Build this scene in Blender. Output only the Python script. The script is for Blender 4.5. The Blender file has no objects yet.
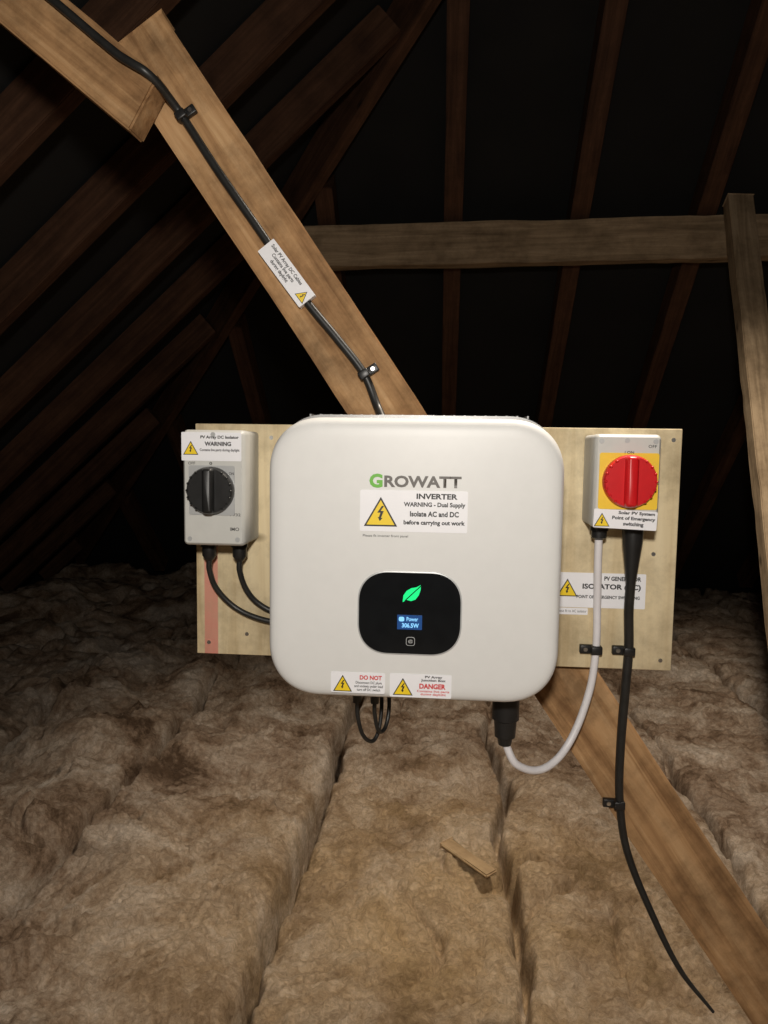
import bpy, bmesh, math, random
from mathutils import Vector, Matrix, noise
random.seed(4)
COL = bpy.context.scene.collection
bpy.context.scene.view_settings.view_transform = 'Standard'

# ------------------------------------------------------------------ materials
def new_mat(name):
    m = bpy.data.materials.new(name); m.use_nodes = True
    nt = m.node_tree
    return m, nt, nt.nodes["Principled BSDF"]

def plastic(name, col, rough=0.45, metallic=0.0, var=0.06, scale=60, bump=0.02, emit=None, es=0.0):
    m, nt, b = new_mat(name)
    n = nt.nodes.new("ShaderNodeTexNoise"); n.inputs["Scale"].default_value = scale
    tc = nt.nodes.new("ShaderNodeTexCoord"); nt.links.new(tc.outputs["Object"], n.inputs["Vector"])
    r = nt.nodes.new("ShaderNodeValToRGB")
    r.color_ramp.elements[0].position = 0.3; r.color_ramp.elements[1].position = 0.7
    r.color_ramp.elements[0].color = tuple(c*(1-var) for c in col)+(1,)
    r.color_ramp.elements[1].color = tuple(min(1, c*(1+var)) for c in col)+(1,)
    nt.links.new(n.outputs["Fac"], r.inputs["Fac"]); nt.links.new(r.outputs["Color"], b.inputs["Base Color"])
    b.inputs["Roughness"].default_value = rough; b.inputs["Metallic"].default_value = metallic
    if bump:
        n2 = nt.nodes.new("ShaderNodeTexNoise"); n2.inputs["Scale"].default_value = 900
        nt.links.new(tc.outputs["Object"], n2.inputs["Vector"])
        bp = nt.nodes.new("ShaderNodeBump"); bp.inputs["Strength"].default_value = bump*5; bp.inputs["Distance"].default_value = 0.0004
        nt.links.new(n2.outputs["Fac"], bp.inputs["Height"]); nt.links.new(bp.outputs["Normal"], b.inputs["Normal"])
    if emit:
        b.inputs["Emission Color"].default_value = emit+(1,); b.inputs["Emission Strength"].default_value = es
    return m

def wood(name, c0, c1, c2, knots=True, rough=0.8, stretch=(1.3, 22, 22), bump=0.5, knotscale=4.0, stain=None, blot=.6):
    m, nt, b = new_mat(name); N = nt.nodes; L = nt.links
    tc = N.new("ShaderNodeTexCoord")
    mp = N.new("ShaderNodeMapping"); mp.inputs["Scale"].default_value = stretch
    L.new(tc.outputs["Object"], mp.inputs["Vector"])
    n = N.new("ShaderNodeTexNoise"); n.inputs["Scale"].default_value = 2.2; n.inputs["Detail"].default_value = 9; n.inputs["Roughness"].default_value = .62
    n.inputs["Distortion"].default_value = .6
    L.new(mp.outputs["Vector"], n.inputs["Vector"])
    r = N.new("ShaderNodeValToRGB"); cr = r.color_ramp
    cr.elements[0].position = .28; cr.elements[0].color = c0+(1,)
    cr.elements[1].position = .74; cr.elements[1].color = c2+(1,)
    e = cr.elements.new(.5); e.color = c1+(1,)
    L.new(n.outputs["Fac"], r.inputs["Fac"])
    out = r.outputs["Color"]
    nb = N.new("ShaderNodeTexNoise"); nb.inputs["Scale"].default_value = 9; nb.inputs["Detail"].default_value = 7; nb.inputs["Roughness"].default_value = .7
    L.new(tc.outputs["Object"], nb.inputs["Vector"])
    rb = N.new("ShaderNodeValToRGB"); rb.color_ramp.elements[0].position = .33; rb.color_ramp.elements[0].color = (blot, blot*.97, blot*.94, 1)
    rb.color_ramp.elements[1].position = .58; rb.color_ramp.elements[1].color = (1, 1, 1, 1)
    L.new(nb.outputs["Fac"], rb.inputs["Fac"])
    mx = N.new("ShaderNodeMixRGB"); mx.blend_type = 'MULTIPLY'; mx.inputs[0].default_value = 1
    L.new(out, mx.inputs[1]); L.new(rb.outputs["Color"], mx.inputs[2]); out = mx.outputs[0]
    if knots:
        mk = N.new("ShaderNodeMapping"); mk.inputs["Scale"].default_value = (1, 2.2, 2.2)
        L.new(tc.outputs["Object"], mk.inputs["Vector"])
        v = N.new("ShaderNodeTexVoronoi"); v.inputs["Scale"].default_value = knotscale
        L.new(mk.outputs["Vector"], v.inputs["Vector"])
        rk = N.new("ShaderNodeValToRGB"); rk.color_ramp.elements[0].position = .03; rk.color_ramp.elements[0].color = (1, 1, 1, 1)
        rk.color_ramp.elements[1].position = .11; rk.color_ramp.elements[1].color = (0, 0, 0, 1)
        L.new(v.outputs["Distance"], rk.inputs["Fac"])
        mx2 = N.new("ShaderNodeMixRGB"); L.new(rk.outputs["Color"], mx2.inputs[0]); L.new(out, mx2.inputs[1])
        mx2.inputs[2].default_value = tuple(c*.45 for c in c0)+(1,); out = mx2.outputs[0]
    if stain:
        sx = N.new("ShaderNodeSeparateXYZ"); L.new(tc.outputs["Object"], sx.inputs[0])
        a = N.new("ShaderNodeMath"); a.operation = 'COMPARE'; a.inputs[1].default_value = stain[0]; a.inputs[2].default_value = stain[1]
        L.new(sx.outputs["X"], a.inputs[0])
        z = N.new("ShaderNodeMath"); z.operation = 'LESS_THAN'; z.inputs[1].default_value = stain[2]; L.new(sx.outputs["Z"], z.inputs[0])
        q = N.new("ShaderNodeMath"); q.operation = 'MULTIPLY'; L.new(a.outputs[0], q.inputs[0]); L.new(z.outputs[0], q.inputs[1])
        sr = N.new("ShaderNodeMapRange"); sr.inputs["From Min"].default_value = .3; sr.inputs["From Max"].default_value = .6; sr.inputs["To Min"].default_value = .35; sr.inputs["To Max"].default_value = .85; L.new(nb.outputs["Fac"], sr.inputs["Value"])
        q2 = N.new("ShaderNodeMath"); q2.operation = 'MULTIPLY'; L.new(q.outputs[0], q2.inputs[0]); L.new(sr.outputs[0], q2.inputs[1])
        mx3 = N.new("ShaderNodeMixRGB"); L.new(q2.outputs[0], mx3.inputs[0]); L.new(out, mx3.inputs[1]); mx3.inputs[2].default_value = (.70, .22, .19, 1)
        out = mx3.outputs[0]
    L.new(out, b.inputs["Base Color"]); b.inputs["Roughness"].default_value = rough
    b.inputs["Specular IOR Level"].default_value = .25
    bp = N.new("ShaderNodeBump"); bp.inputs["Strength"].default_value = bump; bp.inputs["Distance"].default_value = .003
    L.new(n.outputs["Fac"], bp.inputs["Height"]); L.new(bp.outputs["Normal"], b.inputs["Normal"])
    return m

M_BRACE = wood("sawn_pine", (.22, .11, .045), (.45, .26, .12), (.62, .40, .21), blot=.45)
M_RAFT = wood("old_rafter_wood", (.032, .013, .006), (.062, .028, .014), (.10, .048, .025))
M_PURL = wood("purlin_wood", (.17, .12, .07), (.30, .22, .135), (.42, .32, .205))
M_PLY = wood("plywood_face", (.60, .46, .26), (.76, .63, .40), (.86, .74, .50), knots=True, rough=.6, stretch=(14, 14, 1.1), bump=.12, knotscale=5.5, stain=(-.356, .0105, .80), blot=.62)
M_OFF = wood("offcut_wood", (.24, .15, .08), (.38, .26, .14), (.46, .33, .18), knots=False)
M_WHITE = plastic("inverter_cover_white", (.73, .73, .715), .42, var=.012)
M_CHAS = plastic("inverter_chassis_grey", (.22, .22, .22), .4, metallic=.5)
M_GREY = plastic("isolator_housing_grey", (.52, .52, .49), .5, var=.02)
M_LGREY = plastic("isolator_lid_grey", (.57, .57, .54), .45, var=.02)
M_SILVER = plastic("faceplate_silver", (.46, .47, .47), .4, metallic=.2, var=.02)
M_BLACK = plastic("black_plastic", (.014, .014, .014), .38, var=.2)
M_CABLE = plastic("black_pvc", (.018, .018, .017), .42, var=.2)
M_WCABLE = plastic("white_pvc", (.80, .78, .80), .4, var=.03)
M_GLOSS = plastic("display_glass", (.008, .009, .010), .08, var=.1, bump=0)
M_RED = plastic("red_knob_plastic", (.60, .010, .014), .33, var=.05)
M_YEL = plastic("yellow_faceplate", (.88, .58, .04), .42, var=.03)
M_WARN = plastic("warning_yellow_ink", (.90, .64, .02), .45, var=.02, bump=0)
M_LABEL = plastic("label_white_vinyl", (.88, .88, .91), .4, var=.01, bump=0)
M_INK = plastic("black_ink", (.015, .015, .016), .5, var=.1, bump=0)
M_INKG = plastic("grey_ink", (.06, .06, .06), .5, var=.1, bump=0)
M_INKR = plastic("red_ink", (.62, .02, .02), .5, var=.05, bump=0)
M_LOGO = plastic("logo_grey_print", (.11, .10, .09), .45, var=.03, bump=0)
M_LOGOG = plastic("logo_green_print", (.13, .45, .03), .45, var=.03, bump=0)
M_STEEL = plastic("screw_steel", (.6, .6, .58), .3, metallic=1)
M_LEAF = plastic("green_led_leaf", (.0, .3, .1), .4, bump=0, emit=(.0, .85, .22), es=.9)
M_OLED = plastic("oled_blue", (.02, .1, .3), .4, bump=0, emit=(.3, .7, 1.0), es=1.0)
M_OLEDB = plastic("oled_dark_blue", (.01, .03, .09), .3, bump=0, emit=(.01, .07, .25), es=.6)
M_FELT = plastic("roofing_felt", (.0035, .0035, .0032), .95, var=.4, scale=4)
M_PLASTER = plastic("plasterboard", (.25, .22, .19), .9, var=.1, scale=3)
def brick():
    m, nt, b = new_mat("gable_brick")
    t = nt.nodes.new("ShaderNodeTexBrick"); tc = nt.nodes.new("ShaderNodeTexCoord"); mp = nt.nodes.new("ShaderNodeMapping")
    mp.inputs["Rotation"].default_value = (math.radians(90), 0, 0)
    nt.links.new(tc.outputs["Object"], mp.inputs["Vector"]); nt.links.new(mp.outputs["Vector"], t.inputs["Vector"])
    t.inputs["Scale"].default_value = 4.5; t.inputs["Color1"].default_value = (.2, .09, .05, 1); t.inputs["Color2"].default_value = (.14, .06, .04, 1)
    t.inputs["Mortar"].default_value = (.25, .22, .18, 1); nt.links.new(t.outputs["Color"], b.inputs["Base Color"]); b.inputs["Roughness"].default_value = .9
    return m
M_BRICK = brick()

def insulation_mat():
    m, nt, b = new_mat("glass_wool"); N = nt.nodes; L = nt.links
    tc = N.new("ShaderNodeTexCoord")
    n1 = N.new("ShaderNodeTexNoise"); n1.inputs["Scale"].default_value = 4.6; n1.inputs["Detail"].default_value = 12; n1.inputs["Roughness"].default_value = .76; n1.inputs["Distortion"].default_value = .5
    L.new(tc.outputs["Object"], n1.inputs["Vector"])
    r = N.new("ShaderNodeValToRGB"); cr = r.color_ramp
    cr.elements[0].position = .37; cr.elements[0].color = (.16, .10, .06, 1)
    cr.elements[1].position = .66; cr.elements[1].color = (.84, .73, .61, 1)
    e = cr.elements.new(.45); e.color = (.38, .265, .178, 1)
    e = cr.elements.new(.54); e.color = (.59, .465, .35, 1)
    L.new(n1.outputs["Fac"], r.inputs["Fac"])
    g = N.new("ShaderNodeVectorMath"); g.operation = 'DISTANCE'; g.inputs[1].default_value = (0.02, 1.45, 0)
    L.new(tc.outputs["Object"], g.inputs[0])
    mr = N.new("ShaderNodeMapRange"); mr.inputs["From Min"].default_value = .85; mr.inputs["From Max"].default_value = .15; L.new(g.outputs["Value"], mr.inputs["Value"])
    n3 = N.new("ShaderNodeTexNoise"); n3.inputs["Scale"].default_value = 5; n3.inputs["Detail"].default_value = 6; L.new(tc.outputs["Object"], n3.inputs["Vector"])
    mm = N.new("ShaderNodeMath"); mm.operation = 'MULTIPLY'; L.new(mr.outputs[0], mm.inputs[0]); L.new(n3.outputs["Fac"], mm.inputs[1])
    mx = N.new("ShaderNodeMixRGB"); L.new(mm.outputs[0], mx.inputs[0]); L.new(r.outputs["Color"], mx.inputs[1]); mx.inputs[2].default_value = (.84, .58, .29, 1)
    n2 = N.new("ShaderNodeTexNoise"); n2.inputs["Scale"].default_value = 60; n2.inputs["Detail"].default_value = 12; n2.inputs["Roughness"].default_value = .8; n2.inputs["Distortion"].default_value = 1.2
    L.new(tc.outputs["Object"], n2.inputs["Vector"])
    r2 = N.new("ShaderNodeValToRGB"); r2.color_ramp.elements[0].position = .36; r2.color_ramp.elements[0].color = (.60, .56, .52, 1); r2.color_ramp.elements[1].position = .60; r2.color_ramp.elements[1].color = (1.1, 1.1, 1.1, 1)
    L.new(n2.outputs["Fac"], r2.inputs["Fac"])
    mu = N.new("ShaderNodeMixRGB"); mu.blend_type = 'MULTIPLY'; mu.inputs[0].default_value = 1
    L.new(mx.outputs[0], mu.inputs[1]); L.new(r2.outputs["Color"], mu.inputs[2]); L.new(mu.outputs[0], b.inputs["Base Color"])
    b.inputs["Roughness"].default_value = .95; b.inputs["Specular IOR Level"].default_value = .15
    bp = N.new("ShaderNodeBump"); bp.inputs["Strength"].default_value = 1.0; bp.inputs["Distance"].default_value = .018
    L.new(n2.outputs["Fac"], bp.inputs["Height"])
    L.new(bp.outputs["Normal"], b.inputs["Normal"])
    return m
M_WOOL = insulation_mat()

# ------------------------------------------------------------------ geometry helpers
def link(o, parent=None):
    COL.objects.link(o)
    if parent: o.parent = parent
    return o
def empty(name):
    e = bpy.data.objects.new(name, None); e.empty_display_size = .05; return link(e)
def obj_from_bm(name, bm, mat, parent=None, smooth=False):
    me = bpy.data.meshes.new(name)
    bmesh.ops.recalc_face_normals(bm, faces=bm.faces[:])
    bm.to_mesh(me); bm.free()
    for m in (mat if isinstance(mat, (list, tuple)) else [mat]): me.materials.append(m)
    if smooth:
        for p in me.polygons: p.use_smooth = True
    return link(bpy.data.objects.new(name, me), parent)
def auto_smooth(o, ang=35):
    for p in o.data.polygons: p.use_smooth = True
    bm = bmesh.new(); bm.from_mesh(o.data)
    for e in bm.edges:
        if len(e.link_faces) == 2 and e.calc_face_angle(0) > math.radians(ang): e.smooth = False
    bm.to_mesh(o.data); bm.free()

def rr_loop(cx, cz, w, h, r, n=12, p=2.0):
    r = min(r, w/2-1e-5, h/2-1e-5); pts = []
    for (sx, sz, a0) in ((1, 1, 0), (-1, 1, 90), (-1, -1, 180), (1, -1, 270)):
        ox, oz = cx+sx*(w/2-r), cz+sz*(h/2-r)
        for i in range(n+1):
            a = math.radians(a0+90*i/n); c, s = math.cos(a), math.sin(a)
            k = (abs(c)**p+abs(s)**p)**(-1/p)
            pts.append((ox+r*c*k, oz+r*s*k))
    return pts
def loft(name, cx, cz, w, h, r, prof, mat, parent=None, n=12, p=2.0, rot=0.0, smooth=True):
    """rounded-rectangle solid facing -Y; prof = [(inset, y), ...] back to front"""
    bm = bmesh.new(); rings = []
    for ins, y in prof:
        pts = rr_loop(cx, cz, w-2*ins, h-2*ins, max(r-ins, .0003), n, p)
        if rot:
            c, s = math.cos(rot), math.sin(rot)
            pts = [(cx+(a-cx)*c-(b-cz)*s, cz+(a-cx)*s+(b-cz)*c) for a, b in pts]
        rings.append([bm.verts.new((a, y, b)) for a, b in pts])
    for A, B in zip(rings, rings[1:]):
        m = len(A)
        for i in range(m): bm.faces.new((A[i], A[(i+1) % m], B[(i+1) % m], B[i]))
    bm.faces.new(rings[0]); bm.faces.new(rings[-1])
    o = obj_from_bm(name, bm, mat, parent)
    if smooth: auto_smooth(o, 40)
    return o
def box(name, x0, x1, y0, y1, z0, z1, mat, parent=None, bev=0.0, seg=2):
    bm = bmesh.new(); bmesh.ops.create_cube(bm, size=1)
    for v in bm.verts: v.co = Vector(((x0+x1)/2+v.co.x*(x1-x0), (y0+y1)/2+v.co.y*(y1-y0), (z0+z1)/2+v.co.z*(z1-z0)))
    if bev: bmesh.ops.bevel(bm, geom=bm.edges[:], offset=bev, segments=seg, affect='EDGES', profile=.5)
    o = obj_from_bm(name, bm, mat, parent)
    if bev: auto_smooth(o, 50)
    return o
def cyl(name, c, axis, length, prof, mat, parent=None, n=32):
    """lathe: prof=[(t along axis, radius)], starts at c going along axis"""
    a = Vector(axis).normalized(); u = a.orthogonal().normalized(); v = a.cross(u); bm = bmesh.new(); rings = []
    for t, r in prof:
        rings.append([bm.verts.new(Vector(c)+a*t*length+(u*math.cos(2*math.pi*i/n)+v*math.sin(2*math.pi*i/n))*r) for i in range(n)])
    for A, B in zip(rings, rings[1:]):
        for i in range(n): bm.faces.new((A[i], A[(i+1) % n], B[(i+1) % n], B[i]))
    bm.faces.new(rings[0]); bm.faces.new(rings[-1])
    o = obj_from_bm(name, bm, mat, parent); auto_smooth(o, 40); return o
def flat(name, pts, y, mat, parent=None, th=.0004):
    bm = bmesh.new()
    A = [bm.verts.new((x, y, z)) for x, z in pts]; B = [bm.verts.new((x, y+th, z)) for x, z in pts]
    bm.faces.new(A); bm.faces.new(B[::-1]); m = len(A)
    for i in range(m): bm.faces.new((A[i], B[i], B[(i+1) % m], A[(i+1) % m]))
    return obj_from_bm(name, bm, mat, parent)
def text(body, x0, x1, z0, z1, y, mat, parent, name="lettering", off=.012, rot=0.0, piv=None):
    cu = bpy.data.curves.new(name, 'FONT'); cu.body = body; cu.size = 1; cu.offset = off; cu.resolution_u = 3; cu.extrude = 0; cu.align_x = 'CENTER' if '\n' in body else 'LEFT'
    t = bpy.data.objects.new(name, cu); COL.objects.link(t)
    bpy.context.view_layer.update()
    dg = bpy.context.evaluated_depsgraph_get()
    me = bpy.data.meshes.new_from_object(t.evaluated_get(dg)); bpy.data.objects.remove(t)
    xs = [v.co.x for v in me.vertices]; ys = [v.co.y for v in me.vertices]
    ax, bx, ay, by = min(xs), max(xs), min(ys), max(ys)
    for v in me.vertices:
        X = x0+(v.co.x-ax)/(bx-ax)*(x1-x0); Z = z0+(v.co.y-ay)/(by-ay)*(z1-z0)
        if rot:
            px, pz = piv; c, s = math.cos(rot), math.sin(rot)
            X, Z = px+(X-px)*c-(Z-pz)*s, pz+(X-px)*s+(Z-pz)*c
        v.co = (X, y, Z)
    me.materials.clear(); me.materials.append(mat)
    return link(bpy.data.objects.new(name, me), parent)
def rotp(pts, rot, piv):
    c, s = math.cos(rot), math.sin(rot)
    return [(piv[0]+(x-piv[0])*c-(z-piv[1])*s, piv[1]+(x-piv[0])*s+(z-piv[1])*c) for x, z in pts]
def warn(cx, cz, w, y, parent, rot=0.0, piv=None):
    h = w*.88; piv = piv or (cx, cz)
    def tri(k): return rotp([(cx-w/2*k, cz-h/2+(h*.333)*(1-k)), (cx+w/2*k, cz-h/2+(h*.333)*(1-k)), (cx, cz-h/2+h*.333*(1-k)+h*k)], rot, piv)
    flat("warning_triangle_border", tri(1), y, M_INK, parent, .0002)
    flat("warning_triangle", tri(.84), y-.0003, M_WARN, parent, .0002)
    b = [(.05, .30), (-.14, -.02), (-.01, -.02), (-.07, -.24), (-.12, -.22), (-.03, -.42), (.08, -.27), (.02, -.265), (.13, .06), (.0, .06), (.14, .30)]
    flat("warning_bolt", rotp([(cx+a*w*.72, cz+q*h*.72-.02*h) for a, q in b][::-1], rot, piv), y-.0006, M_INK, parent, .0002)
def tube(name, pts, rad, mat, parent=None, taper=None):
    cu = bpy.data.curves.new(name, 'CURVE'); cu.dimensions = '3D'; cu.bevel_depth = rad; cu.bevel_resolution = 6; cu.resolution_u = 14; cu.use_fill_caps = True
    s = cu.splines.new('BEZIER'); s.bezier_points.add(len(pts)-1)
    P = [Vector(p) for p in pts]
    for i, bp in enumerate(s.bezier_points):
        bp.co = P[i]; a = P[max(i-1, 0)]; c = P[min(i+1, len(P)-1)]; t = (c-a).normalized()
        bp.handle_left = P[i]-t*(P[i]-a).length/3; bp.handle_right = P[i]+t*(c-P[i]).length/3
        bp.radius = taper[i] if taper else 1
    t = bpy.data.objects.new(name, cu); COL.objects.link(t); bpy.context.view_layer.update()
    me = bpy.data.meshes.new_from_object(t.evaluated_get(bpy.context.evaluated_depsgraph_get())); bpy.data.objects.remove(t)
    me.materials.clear(); me.materials.append(mat)
    for p in me.polygons: p.use_smooth = True
    return link(bpy.data.objects.new(name, me), parent)
def timber(name, p0, p1, w, d, mat, wdir=(1, 0, 0), skew=0, bev=.003, rough=.002):
    """beam p0->p1 with local X along length; w measured along wdir, d perpendicular"""
    p0, p1 = Vector(p0), Vector(p1); L = (p1-p0).length; X = (p1-p0).normalized()
    W = Vector(wdir); W = (W-X*W.dot(X)).normalized(); D = X.cross(W)
    bm = bmesh.new(); n = max(2, int(L/.06)); rings = []
    sd = random.random()*50
    for i in range(n+1):
        x = L*i/n; ring = []
        for a, b in ((-1, -1), (1, -1), (1, 1), (-1, 1)):
            j = noise.noise(Vector((x*3+sd, a*3, b*3)))*rough+noise.noise(Vector((x*14+sd, a*3, b*3)))*rough*.6
            ring.append(bm.verts.new((x+(skew*a*w/2 if i in (0, n) else 0), a*w/2+j, b*d/2+j)))
        rings.append(ring)
    for A, B in zip(rings, rings[1:]):
        for i in range(4): bm.faces.new((A[i], A[(i+1) % 4], B[(i+1) % 4], B[i]))
    bm.faces.new(rings[0]); bm.faces.new(rings[-1])
    bm.normal_update()
    ed = [e for e in bm.edges if len(e.link_faces) == 2 and e.calc_face_angle(0) > .8]
    bmesh.ops.bevel(bm, geom=ed, offset=bev, segments=2, affect='EDGES')
    o = obj_from_bm(name, bm, mat); auto_smooth(o, 35)
    M = Matrix((X, W, D)).transposed().to_4x4(); M.translation = p0; o.matrix_world = M
    return o

# ------------------------------------------------------------------ roof shell
S = .91                                   # slope of both roof planes (about 42 deg)
ZL = lambda x: 2.45+S*x                   # underside of rafters, left slope
ZH = lambda y: 4.63-S*y                   # underside of rafters, hip end
XR = 1.3; ZR = ZL(XR)                     # ridge
HY = lambda x: 2.396-x                    # plan line of the left hip
RD = .11                                  # rafter depth
nl = Vector((-S, 0, 1)).normalized(); nh = Vector((0, S, 1)).normalized(); nr = Vector((S, 0, 1)).normalized()
def up(p, n, d): return Vector(p)+n*d
off = RD+.012
k = off/nl.z
xe = -2.95; ye = 5.36
ridge_end_y = HY(XR)
bm = bmesh.new()
def V(*a): return bm.verts.new(a)
zf = ZL(xe)+k
A = V(xe, -3, zf); B = V(xe, HY(xe), zf); Cc = V(XR, ridge_end_y, ZR+k); D = V(XR, -3, ZR+k)
E = V(2*XR-xe, HY(xe), zf); F = V(2*XR-xe, -3, zf)
bm.faces.new((A, B, Cc, D)); bm.faces.new((B, E, Cc)); bm.faces.new((D, Cc, E, F))
obj_from_bm("ceiling", bm, M_FELT)
box("floor", xe, 2*XR-xe, -3, ye, -.20, -.17, M_PLASTER)
box("wall_back", xe, 2*XR-xe, -3.12, -3.0, -.2, 3.9, M_BRICK)

for y in (-2.45, -1.99, -1.53, -1.07, -.61, -.15, .31, .77, 1.22, 1.63, 2.08, 2.53, 2.98, 3.43, 3.88, 4.33, 4.78):
    xt = min(XR-.03, HY(0)-y-.04)
    x0 = -2.68
    if xt < x0+.2: continue
    timber("roof_rafter", up((x0, y, ZL(x0)), nl, RD/2), up((xt, y, ZL(xt)), nl, RD/2), .05, RD, M_RAFT, (0, 1, 0))
for y in (-2.0, -1.2, -.4, .4):
    timber("roof_rafter", up((5.2, y, ZL(2*XR-5.2)), nr, RD/2), up((XR+.05, y, ZL(XR-.05)), nr, RD/2), .05, RD, M_RAFT, (0, 1, 0))
for x in (-2.0, -1.5, -1.0, -.5, .01, .505, .985, 1.5, 2.0, 2.5, 3.0, 3.5):
    xx = x if x <= XR else 2*XR-x
    yt = HY(xx)+.05; yb = 5.02
    timber("roof_rafter", up((x, yb, ZH(yb)), nh, RD/2), up((x, yt, ZH(yt)), nh, RD/2), .072, RD, M_RAFT, (1, 0, 0))
for s in (0, 1):
    f = (lambda x: x) if s == 0 else (lambda x: 2*XR-x)
    timber("hip_rafter", (f(-2.55), HY(-2.55), ZL(-2.55)+.05), (f(XR), HY(XR), ZR+.05), .05, .15, M_RAFT, (1, 1 if s == 0 else -1, 0))
timber("ridge_board", (XR, -3, ZR+.04), (XR, ridge_end_y-.05, ZR+.04), .04, .16, M_RAFT, (1, 0, 0))
timber("roof_purlin", (-.60, 3.04, 1.745), (2.9, 3.04, 1.80), .16, .075, M_PURL, (0, 0, 1), rough=.006)
timber("timber_strut", (1.071, 2.965, 1.89), (.957, 1.925, -.02), .09, .06, M_PURL, (1, 0, 0), rough=.004)

# ------------------------------------------------------------------ diagonal brace + abutting rail
timber("diagonal_brace", (-.475, 1.147, 1.560), (.602, 1.147, -.005), .1, .05, M_BRACE, (1, 0, 0), rough=.0025)
timber("tie_rail", (-.83, 1.0940, 1.750), (-.440, 1.0940, 1.434), .085, .05, M_BRACE, (0, 0, 1), skew=-.15)

# ------------------------------------------------------------------ mounting board
bd = empty("mounting_board")
b = box("plywood_sheet", -.379, .338, 1.10, 1.118, .627, .982, M_PLY, bd, bev=.0012)
for (x, z) in ((-.36, .645), (.322, .642), (.326, .966), (-.262, .962), (-.30, .66), (.305, .80)):
    cyl("screw_head", (x, 1.1005, z), (0, -1, 0), .0012, [(0, .0035), (1, .003)], M_STEEL, bd, 16)

# ------------------------------------------------------------------ inverter
inv = empty("solar_inverter")
cx, cz, W, H = -.0395, .804, .379, .367
loft("wall_bracket", cx, .86, .24, .12, .01, [(0, 1.099), (0, 1.088)], M_STEEL, inv)
loft("chassis", cx, cz+.006, W-.006, H-.002, .066, [(0, 1.09), (0, .985)], M_CHAS, inv, n=20, p=2.2)
for i in range(22):
    x = cx-.15+.3*i/21
    box("heatsink_fin", x-.0012, x+.0012, 1.03, 1.086, cz+H/2+.004, cz+H/2+.0075, M_CHAS, inv)
loft("front_cover", cx, cz, W, H, .072, [(0, .988), (0, .954), (.001, .949), (.003, .9455), (.006, .943), (.010, .9414), (.016, .9404), (.024, .940)], M_WHITE, inv, n=24, p=2.25)
yF = .9398
loft("display_rim", -.0425, .737, .1345, .1095, .042, [(0, yF), (0, yF-.0008), (.001, yF-.0012)], M_SILVER, inv, n=16, p=2.3)
loft("display_window", -.0425, .737, .131, .106, .040, [(0, yF-.0005), (0, yF-.0014)], M_GLOSS, inv, n=16, p=2.3)
yD = yF-.0018
leafA = [(-.011, -.010), (-.0095, -.0098), (-.0068, -.0062), (.010, .0100), (.0125, .0128), (.0065, .0095), (0, .0082), (-.006, .0045), (-.0100, -.0015)]
leafB = [(-.0060, -.0072), (.0000, -.0086), (.0055, -.0065), (.0095, -.0010), (.0118, .0055), (.0122, .0105), (.0100, .0082)]
flat("leaf_indicator", [(-.0405+a, .762+c) for a, c in leafA][::1], yD, M_LEAF, inv, .0003)
flat("leaf_indicator", [(-.0405+a, .762+c) for a, c in leafB][::1], yD, M_LEAF, inv, .0003)
flat("oled_panel", [(-.058, .716), (-.026, .716), (-.026, .735), (-.058, .735)], yD, M_OLEDB, inv, .0003)
text("Power", -.046, -.031, .727, .7325, yD-.0002, M_OLED, inv, off=.02)
text("306.5W", -.052, -.030, .7185, .7245, yD-.0002, M_OLED, inv, off=.03)
loft("oled_icon", -.0525, .7295, .007, .006, .002, [(0, yD), (0, yD-.0002)], M_OLED, inv, n=4)
loft("touch_button_ring", -.0405, .7005, .0115, .0115, .003, [(0, yD+.0003), (0, yD)], M_SILVER, inv, n=4)
loft("touch_button", -.0405, .7005, .0101, .0101, .0026, [(0, yD), (0, yD-.0002)], M_GLOSS, inv, n=4)
text("@", -.0435, -.0375, .698, .703, yD-.0004, M_SILVER, inv)
text("G", -.0965, -.0795, .8985, .9165, yF-.0006, M_LOGOG, inv, "logo_initial", off=.045)
text("ROWATT", -.0775, .0205, .8995, .9145, yF-.0006, M_LOGO, inv, "logo_lettering", off=.035)
loft("label_backing", -.0395, .869, .137, .053, .002, [(0, yF+.0003), (0, yF-.0005)], M_LABEL, inv, n=3)
yL = yF-.0008
warn(-.0815, .868, .043, yL, inv)
text("INVERTER", -.036, .016, .8850, .8920, yL, M_INK, inv, off=.035)
text("WARNING - Dual Supply", -.052, .026, .8735, .8810, yL, M_INK, inv, off=.035)
text("Isolate AC and DC", -.044, .018, .8625, .8695, yL, M_INK, inv, off=.035)
text("before carrying out work", -.052, .026, .8505, .8580, yL, M_INK, inv, off=.035)
text("Please fit inverter front panel", -.104, -.046, .8345, .8385, yL+.0003, M_INKG, inv, off=.005)
loft("label_backing", -.1085, .6425, .071, .0275, .0015, [(0, yF+.0003), (0, yF-.0005)], M_LABEL, inv, n=3)
warn(-.1285, .6415, .025, yL, inv)
text("DO NOT", -.106, -.077, .6470, .653, yL, M_INKR, inv, off=.035)
text("Disconnect DC plugs\nand sockets under load\nturn off DC switch", -.113, -.0755, .632, .645, yL, M_INKG, inv, off=.02)
loft("label_backing", -.0265, .6415, .080, .031, .0015, [(0, yF+.0003), (0, yF-.0005)], M_LABEL, inv, n=3)
warn(-.0495, .640, .026, yL, inv)
text("PV Array\nJunction Box", -.026, .006, .647, .6555, yL, M_INK, inv, off=.03)
text("DANGER", -.028, .006, .6380, .6450, yL, M_INKR, inv, off=.04)
text("Contains live parts\nduring daylight", -.031, .011, .6285, .6365, yL, M_INKR, inv, off=.02)
box("rating_label", -.09, -.02, .992, 1.02, cz+H/2+.0051, cz+H/2+.0056, M_LABEL, inv)
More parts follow.
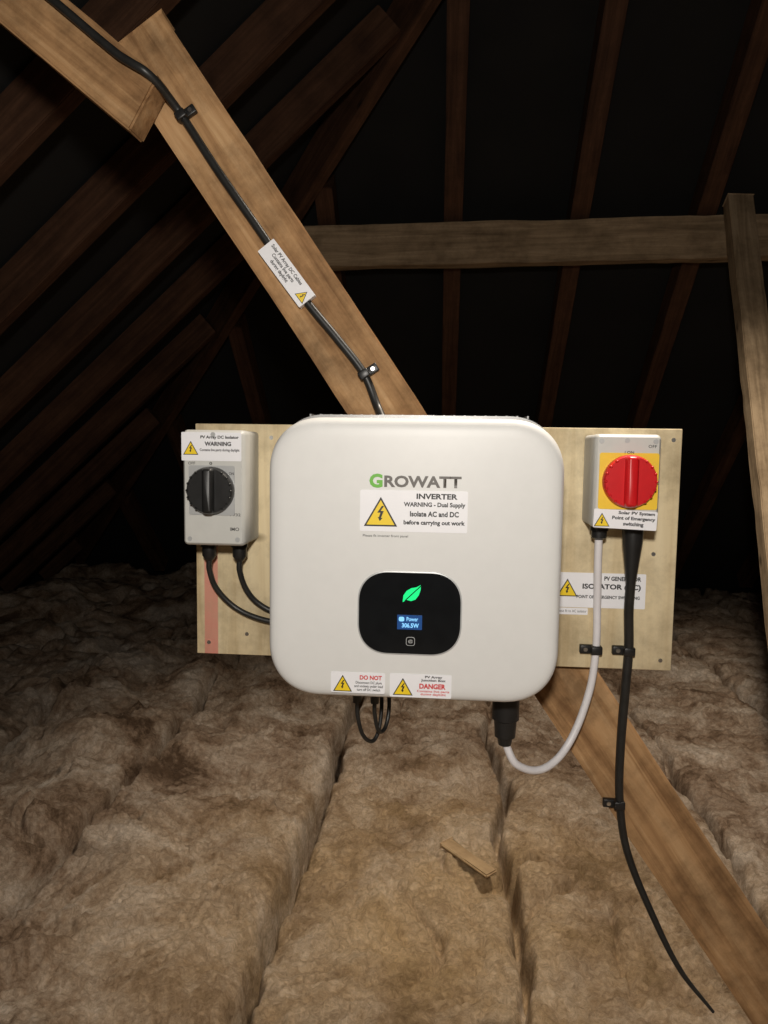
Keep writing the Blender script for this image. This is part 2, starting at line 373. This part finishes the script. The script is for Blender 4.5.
cyl("ac_connector", (.092, 1.03, .632), (0, 0, -1), .10, [(0, .016), (.3, .016), (.31, .019), (.62, .019), (.64, .016), (.88, .0145), (.9, .011), (1, .009)], M_BLACK, inv)
for i, x in enumerate((-.122, -.096)):
    cyl("mc4_plug", (x, 1.05, .632), (0, 0, -1), .055, [(0, .0085), (.35, .0085), (.37, .0105), (.75, .0095), (.8, .007), (1, .006)], M_BLACK, inv, 20)
cyl("dc_switch_base", (-.165, 1.02, .625), (0, 0, -1), .02, [(0, .012), (1, .011)], M_BLACK, inv, 20)
cyl("wifi_port_cap", (.03, 1.03, .625), (0, 0, -1), .015, [(0, .010), (1, .009)], M_BLACK, inv, 20)
tube("dc_lead", [(-.122, 1.05, .585), (-.121, 1.052, .555), (-.112, 1.062, .520), (-.098, 1.08, .510), (-.090, 1.095, .545), (-.092, 1.108, .60)], .003, M_CABLE, inv)
tube("dc_lead", [(-.096, 1.05, .585), (-.096, 1.052, .56), (-.090, 1.062, .53), (-.082, 1.08, .53), (-.078, 1.095, .56), (-.084, 1.108, .61)], .003, M_CABLE, inv)

# ------------------------------------------------------------------ isolators
def knob(cx_, cz_, r, y, mat, parent, ang=0.0):
    cyl("knob_base", (cx_, y, cz_), (0, -1, 0), .020, [(0, r), (.35, r), (.5, r*.97), (.62, r*.94)], mat, parent, 48)
    for i in range(20):
        a = 2*math.pi*i/20
        if abs(math.sin(a)) > .93: continue
        x, z = cx_+math.cos(a)*r*.93, cz_+math.sin(a)*r*.93
        cyl("knob_rib", (x, y-.006, z), (0, -1, 0), .008, [(0, r*.07), (.8, r*.06), (1, r*.03)], mat, parent, 10)
    loft("knob_grip", cx_, cz_, r*.46, r*1.90, r*.14, [(-.001, y-.010), (0, y-.018), (.0015, y-.0215), (.004, y-.023)], mat, parent, rot=ang, n=6)
iso = empty("isolator_switch")
x0, x1, z0, z1 = -.3705, -.2815, .8075, .9705
c_x, c_z = (x0+x1)/2, (z0+z1)/2
loft("housing_base", c_x, c_z, x1-x0, z1-z0, .006, [(0, 1.0995), (0, 1.05)], M_GREY, iso, n=5)
loft("housing_lid", c_x, c_z, x1-x0+.001, z1-z0+.001, .007, [(0, 1.0485), (0, 1.027), (.0015, 1.0225), (.004, 1.020)], M_LGREY, iso, n=6)
loft("face_plate", -.328, .886, .066, .070, .003, [(0, 1.021), (0, 1.0185)], M_SILVER, iso, n=4)
knob(-.3285, .886, .0335, 1.0185, M_BLACK, iso)
yi = 1.0195
loft("label_backing", -.3285, .9475, .086, .040, .0015, [(0, 1.0205), (0, yi)], M_LABEL, iso, n=3)
warn(-.358, .9455, .022, yi-.0004, iso)
text("PV Array DC Isolator", -.344, -.289, .9575, .9630, yi-.0004, M_INK, iso, off=.035)
text("WARNING", -.338, -.300, .9485, .9545, yi-.0004, M_INK, iso, off=.04)
text("Contains live parts during daylight", -.345, -.288, .940, .9448, yi-.0004, M_INK, iso, off=.025)
text("OFF", -.362, -.352, .922, .926, 1.0198, M_INKG, iso)
text("ON", -.303, -.296, .908, .912, 1.0182, M_INK, iso)
text("0", -.331, -.327, .9222, .926, 1.0182, M_INK, iso)
text("IMO", -.302, -.289, .829, .834, 1.0197, M_INKG, iso)
text("PV32", -.302, -.287, .850, .854, 1.0197, M_INKG, iso)
for x, z in ((x0+.01, z0+.009), (x1-.01, z0+.009), (c_x, z1-.006)):
    cyl("lid_screw", (x, 1.021, z), (0, -1, 0), .0018, [(0, .0036), (1, .0034)], M_SILVER, iso, 16)
for x in (-.348, -.302):
    cyl("cable_gland", (x, 1.068, z0+.001), (0, 0, -1), .030, [(0, .0125), (.3, .0125), (.32, .0105), (.75, .0105), (.95, .0065), (1, .005)], M_BLACK, iso, 12)

iso2 = empty("isolator_switch")
x0, x1, z0, z1 = .2005, .2875, .8445, .9715
c_x, c_z = (x0+x1)/2, (z0+z1)/2
loft("housing_base", c_x, c_z, x1-x0, z1-z0, .006, [(0, 1.0995), (0, 1.05)], M_GREY, iso2, n=5)
loft("housing_lid", c_x, c_z, x1-x0+.001, z1-z0+.001, .007, [(0, 1.0485), (0, 1.027), (.0015, 1.0225), (.004, 1.020)], M_LGREY, iso2, n=6)
loft("face_plate", .2455, .909, .078, .076, .003, [(0, 1.021), (0, 1.0185)], M_YEL, iso2, n=4)
knob(.246, .909, .0355, 1.0185, M_RED, iso2)
loft("label_backing", .2435, .857, .084, .0255, .0015, [(0, 1.0212), (0, yi)], M_LABEL, iso2, n=3, rot=-.04)
warn(.2125, .8565, .021, yi-.0004, iso2)
pv = (.2435, .857)
text("Solar PV System", .234, .282, .863, .8685, yi-.0004, M_INK, iso2, off=.035, rot=-.04, piv=pv)
text("Point of Emergency", .226, .283, .8555, .8615, yi-.0004, M_INK, iso2, off=.035, rot=-.04, piv=pv)
text("switching", .241, .268, .8475, .8540, yi-.0004, M_INK, iso2, off=.035, rot=-.04, piv=pv)
text("I ON", .239, .251, .946, .9495, 1.0182, M_INK, iso2)
text("OFF", .270, .281, .954, .958, 1.0197, M_INKG, iso2)
for x, z in ((x0+.008, z1-.009), (c_x-.002, z1-.008), (x1-.008, z1-.009)):
    cyl("lid_screw", (x, 1.021, z), (0, -1, 0), .0018, [(0, .0036), (1, .0034)], M_SILVER, iso2, 16)
cyl("cable_gland", (.219, 1.066, z0+.001), (0, 0, -1), .022, [(0, .013), (.4, .013), (.42, .011), (.85, .0105), (1, .006)], M_BLACK, iso2, 12)
cyl("cable_boot", (.266, 1.066, z0+.001), (0, 0, -1), .085, [(0, .0150), (.05, .0150), (.3, .0138), (.6, .0105), (.9, .0075), (1, .0062)], M_BLACK, iso2, 20)

# ------------------------------------------------------------------ cables
tube("black_cable", [(-.83, 1.058, 1.783), (-.66, 1.058, 1.647), (-.554, 1.058, 1.562), (-.474, 1.058, 1.497), (-.450, 1.058, 1.482), (-.434, 1.060, 1.473), (-.421, 1.076, 1.463), (-.412, 1.100, 1.452), (-.402, 1.113, 1.438), (-.345, 1.114, 1.354), (-.27, 1.114, 1.25), (-.215, 1.114, 1.169), (-.165, 1.114, 1.11), (-.124, 1.114, 1.058), (-.104, 1.108, 1.012), (-.094, 1.088, .992)], .0062, M_CABLE)
tube("black_cable", [(-.348, 1.068, .780), (-.349, 1.07, .765), (-.342, 1.08, .735), (-.318, 1.088, .706), (-.285, 1.088, .690), (-.245, 1.088, .683), (-.19, 1.092, .69)], .0042, M_CABLE)
tube("black_cable", [(-.302, 1.068, .780), (-.303, 1.07, .765), (-.296, 1.08, .735), (-.280, 1.088, .712), (-.25, 1.092, .697), (-.19, 1.094, .70)], .0042, M_CABLE)
tube("white_cable", [(.219, 1.066, .826), (.221, 1.075, .79), (.225, 1.088, .73), (.2265, 1.092, .657), (.218, 1.090, .590), (.188, 1.075, .517), (.15, 1.05, .490), (.11, 1.03, .503), (.092, 1.03, .535)], .0056, M_WCABLE)
tube("black_cable", [(.266, 1.066, .765), (.268, 1.078, .72), (.2735, 1.091, .66), (.272, 1.095, .60), (.272, 1.108, .50), (.275, 1.112, .42), (.290, 1.112, .337), (.335, 1.10, .232), (.372, 1.09, .165), (.418, 1.08, .112)], .0068, M_CABLE, taper=[1, 1, 1, 1, .95, .9, .85, .75, .6, .35])

def clip(c, ang, r=.0062, side=1):
    e = empty("cable_clip"); c = Vector(c)
    X = Vector((math.cos(ang), 0, math.sin(ang))); Z = Vector((-math.sin(ang), 0, math.cos(ang)))
    def place(o):
        M = Matrix((X, Vector((0, 1, 0)), Z)).transposed().to_4x4(); M.translation = c; o.data.transform(M); return o
    a = box("saddle", -r-.002, r+.002, -.0165, .0, -.0065, .0065, M_BLACK, e, bev=.002); place(a)
    b_ = box("screw_tab", min(side*r, side*(r+.017)), max(side*r, side*(r+.017)), -.0085, .0, -.0065, .0065, M_BLACK, e, bev=.0015); place(b_)
    s_ = cyl("clip_screw", (side*(r+.009), -.0085, 0), (0, -1, 0), .0015, [(0, .0034), (1, .003)], M_STEEL, e, 14); place(s_)
clip((-.400, 1.12, 1.434), math.radians(33), side=1)
clip((-.124, 1.12, 1.058), math.radians(33), side=1)
clip((.2265, 1.0995, .657), 0, side=-1)
clip((.2735, 1.0995, .657), 0, side=-1)
clip((.274, 1.12, .413), 0, side=-1)

lab = empty("cable_warning_label")
LC = (-.241, 1.205); ang = math.radians(-52.5)
loft("label_backing", LC[0], LC[1], .103, .030, .001, [(0, 1.1195), (0, 1.1065)], M_LABEL, lab, n=3, rot=ang)
warn(LC[0]+.041, LC[1], .019, 1.106, lab, rot=ang, piv=LC)
text("Solar PV Array DC Cables\nContains live parts\nduring daylight", LC[0]-.045, LC[0]+.027, LC[1]-.011, LC[1]+.011, 1.106, M_INK, lab, off=.02, rot=ang, piv=LC)

lb = empty("warning_label")
loft("label_backing", .2315, .744, .129, .052, .0015, [(0, 1.0998), (0, 1.0990)], M_LABEL, lb, n=3)
warn(.183, .7475, .030, 1.0986, lb)
text("PV GENERATOR", .236, .289, .759, .7655, 1.0986, M_INK, lb, off=.035)
text("ISOLATOR (AC)", .205, .289, .744, .754, 1.0986, M_INK, lb, off=.035)
text("POINT OF EMERGENCY SWITCHING", .197, .288, .732, .7368, 1.0986, M_INK, lb, off=.03)
loft("label_backing", .19, .712, .048, .010, .001, [(0, 1.0998), (0, 1.0992)], M_LABEL, lb, n=3)
text("Please fit to AC isolator", .169, .212, .7105, .7145, 1.0986, M_INKG, lb, off=.0)

# ------------------------------------------------------------------ insulation
GAPS = [(-1.85, .6), (-1.35, .7), (-.86, .65), (-.33, 1.35), (.17, .5), (.70, .8), (1.2, .8), (1.75, .8), (2.3, .7), (3.0, .7)]
def hgt(x, y):
    w0 = noise.noise(Vector((x*.3, y*1.7, 3)))*.03+noise.noise(Vector((x, y*6, 9)))*.014+noise.noise(Vector((x, y*19, 9)))*.008
    z = 0.0
    for g, a in GAPS:
        w = w0+noise.noise(Vector((g*5, y*3.1, 77)))*(.01 if a > 1 else .045)
        d = abs(x+w-g)
        if d < .4:
            am = max(0, a*(.85+(.7 if a > 1 else 1.9)*noise.noise(Vector((g*7, y*2.6, 1)))))
            z -= am*.15/(1+(d/(.006+.007*am))**4)+am*.008*math.exp(-(d/.04)**2)
    bulk = max(0, min(1, (-.45-x)/.5))
    wx = x+noise.noise(Vector((x*5, y*5, 31)))*.07; wy = y+noise.noise(Vector((x*5, y*5, 41)))*.07
    z += bulk*.04
    z += (noise.noise(Vector((x*1.6, y*1.6, 0))))*(.03+.05*bulk)
    z += noise.noise(Vector((wx*4.2, wy*3.4, 5)))*(.026+.045*bulk)
    t = noise.noise(Vector((wx*6+2, wy*6, 11)))
    z += (.5-abs(t))*.024*(.6+1.8*bulk)
    # irregular torn creases
    cr_ = abs(noise.noise(Vector((wx*3.1+9, wy*4.3, 51))))
    z -= .04*math.exp(-(cr_/.03)**2)*max(0, noise.noise(Vector((x*2.3, y*2.3, 61)))+.22)*2
    z += noise.noise(Vector((wx*14, wy*12, 21)))*(.015+.008*bulk)
    z += noise.noise(Vector((wx*30, wy*27, 71)))*.011
    z += noise.noise(Vector((wx*62, wy*57, 2)))*.008
    z += noise.noise(Vector((x*120, y*110, 7)))*.005
    for j, yy in ((0, 2.1), (1, 3.3)):
        d = abs(y+.08*noise.noise(Vector((x*3, j, 0)))-yy-.25*math.floor((x+.33)/.5)*.37)
        z -= .03*math.exp(-(d/.03)**2)
    return max(z, -.165)
def axis(a, b, dense0, dense1, fine, coarse):
    out = [a]
    while out[-1] < b:
        v = out[-1]; d = 0
        if v < dense0: d = dense0-v
        elif v > dense1: d = v-dense1
        out.append(v+fine+(coarse-fine)*min(1, d/2.0))
    return out
xs = axis(-2.75, 5.0, -1.1, 1.2, .004, .035)
ys = axis(-2.6, 5.15, 1.05, 2.6, .0045, .03)
verts = []; faces = []
nx, ny = len(xs), len(ys)
for y in ys:
    for x in xs: verts.append((x, y, hgt(x, y)))
for j in range(ny-1):
    for i in range(nx-1):
        a = j*nx+i; faces.append((a, a+1, a+nx+1, a+nx))
edge = list(range(nx))+[j*nx+nx-1 for j in range(1, ny)]+[(ny-1)*nx+i for i in range(nx-2, -1, -1)]+[j*nx for j in range(ny-2, 0, -1)]
base = len(verts)
for e in edge: verts.append((verts[e][0], verts[e][1], -.169))
n_ = len(edge)
for i in range(n_): faces.append((edge[i], base+i, base+(i+1) % n_, edge[(i+1) % n_]))
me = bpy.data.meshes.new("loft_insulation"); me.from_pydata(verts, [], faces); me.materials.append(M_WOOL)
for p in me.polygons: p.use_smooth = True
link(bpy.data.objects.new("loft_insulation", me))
za = max(hgt(.025+a*.01, 1.65+c*.01) for a in range(-2, 3) for c in range(-2, 3)); zb = max(hgt(.11+a*.01, 1.57+c*.01) for a in range(-2, 3) for c in range(-2, 3))
timber("wood_offcut", (.02, 1.66, za+.006), (.12, 1.56, zb+.006), .035, .010, M_OFF, (.6, .7, 0))

# ------------------------------------------------------------------ light
def lamp(name, loc, watts, rad, col):
    l = bpy.data.lights.new(name, 'POINT'); l.energy = watts; l.shadow_soft_size = rad; l.color = col
    o = bpy.data.objects.new(name, l); o.location = loc; COL.objects.link(o); return o
lamp("torch_light", (-.02, -.12, 1.17), 44, .04, (1, .94, .86))
l = bpy.data.lights.new("floor_fill_spot", 'SPOT'); l.energy = 170; l.shadow_soft_size = .12; l.color = (1, .88, .74); l.spot_size = math.radians(112); l.spot_blend = .6  # added fill with no real fitting: brightens the insulation, cone spares the roof
o = bpy.data.objects.new("floor_fill_spot", l); COL.objects.link(o); o.location = (.45, 1.38, 2.3)
o.rotation_euler = (0, math.radians(-12), 0)
w = bpy.data.worlds.new("night"); bpy.context.scene.world = w; w.use_nodes = True
w.node_tree.nodes["Background"].inputs[0].default_value = (.01, .008, .006, 1); w.node_tree.nodes["Background"].inputs[1].default_value = .2

# ------------------------------------------------------------------ camera
cam = bpy.data.cameras.new("camera"); cam.sensor_fit = 'AUTO'; cam.sensor_width = 36; cam.lens = 740/1024*36; cam.clip_start = .02
co = bpy.data.objects.new("camera", cam); COL.objects.link(co)
co.matrix_world = Matrix.Translation((0, 0, .95)) @ Matrix.Rotation(math.radians(4.7), 4, 'Z') @ Matrix.Rotation(math.radians(85), 4, 'X') @ Matrix.Rotation(math.radians(.8), 4, 'Z')
bpy.context.scene.camera = co
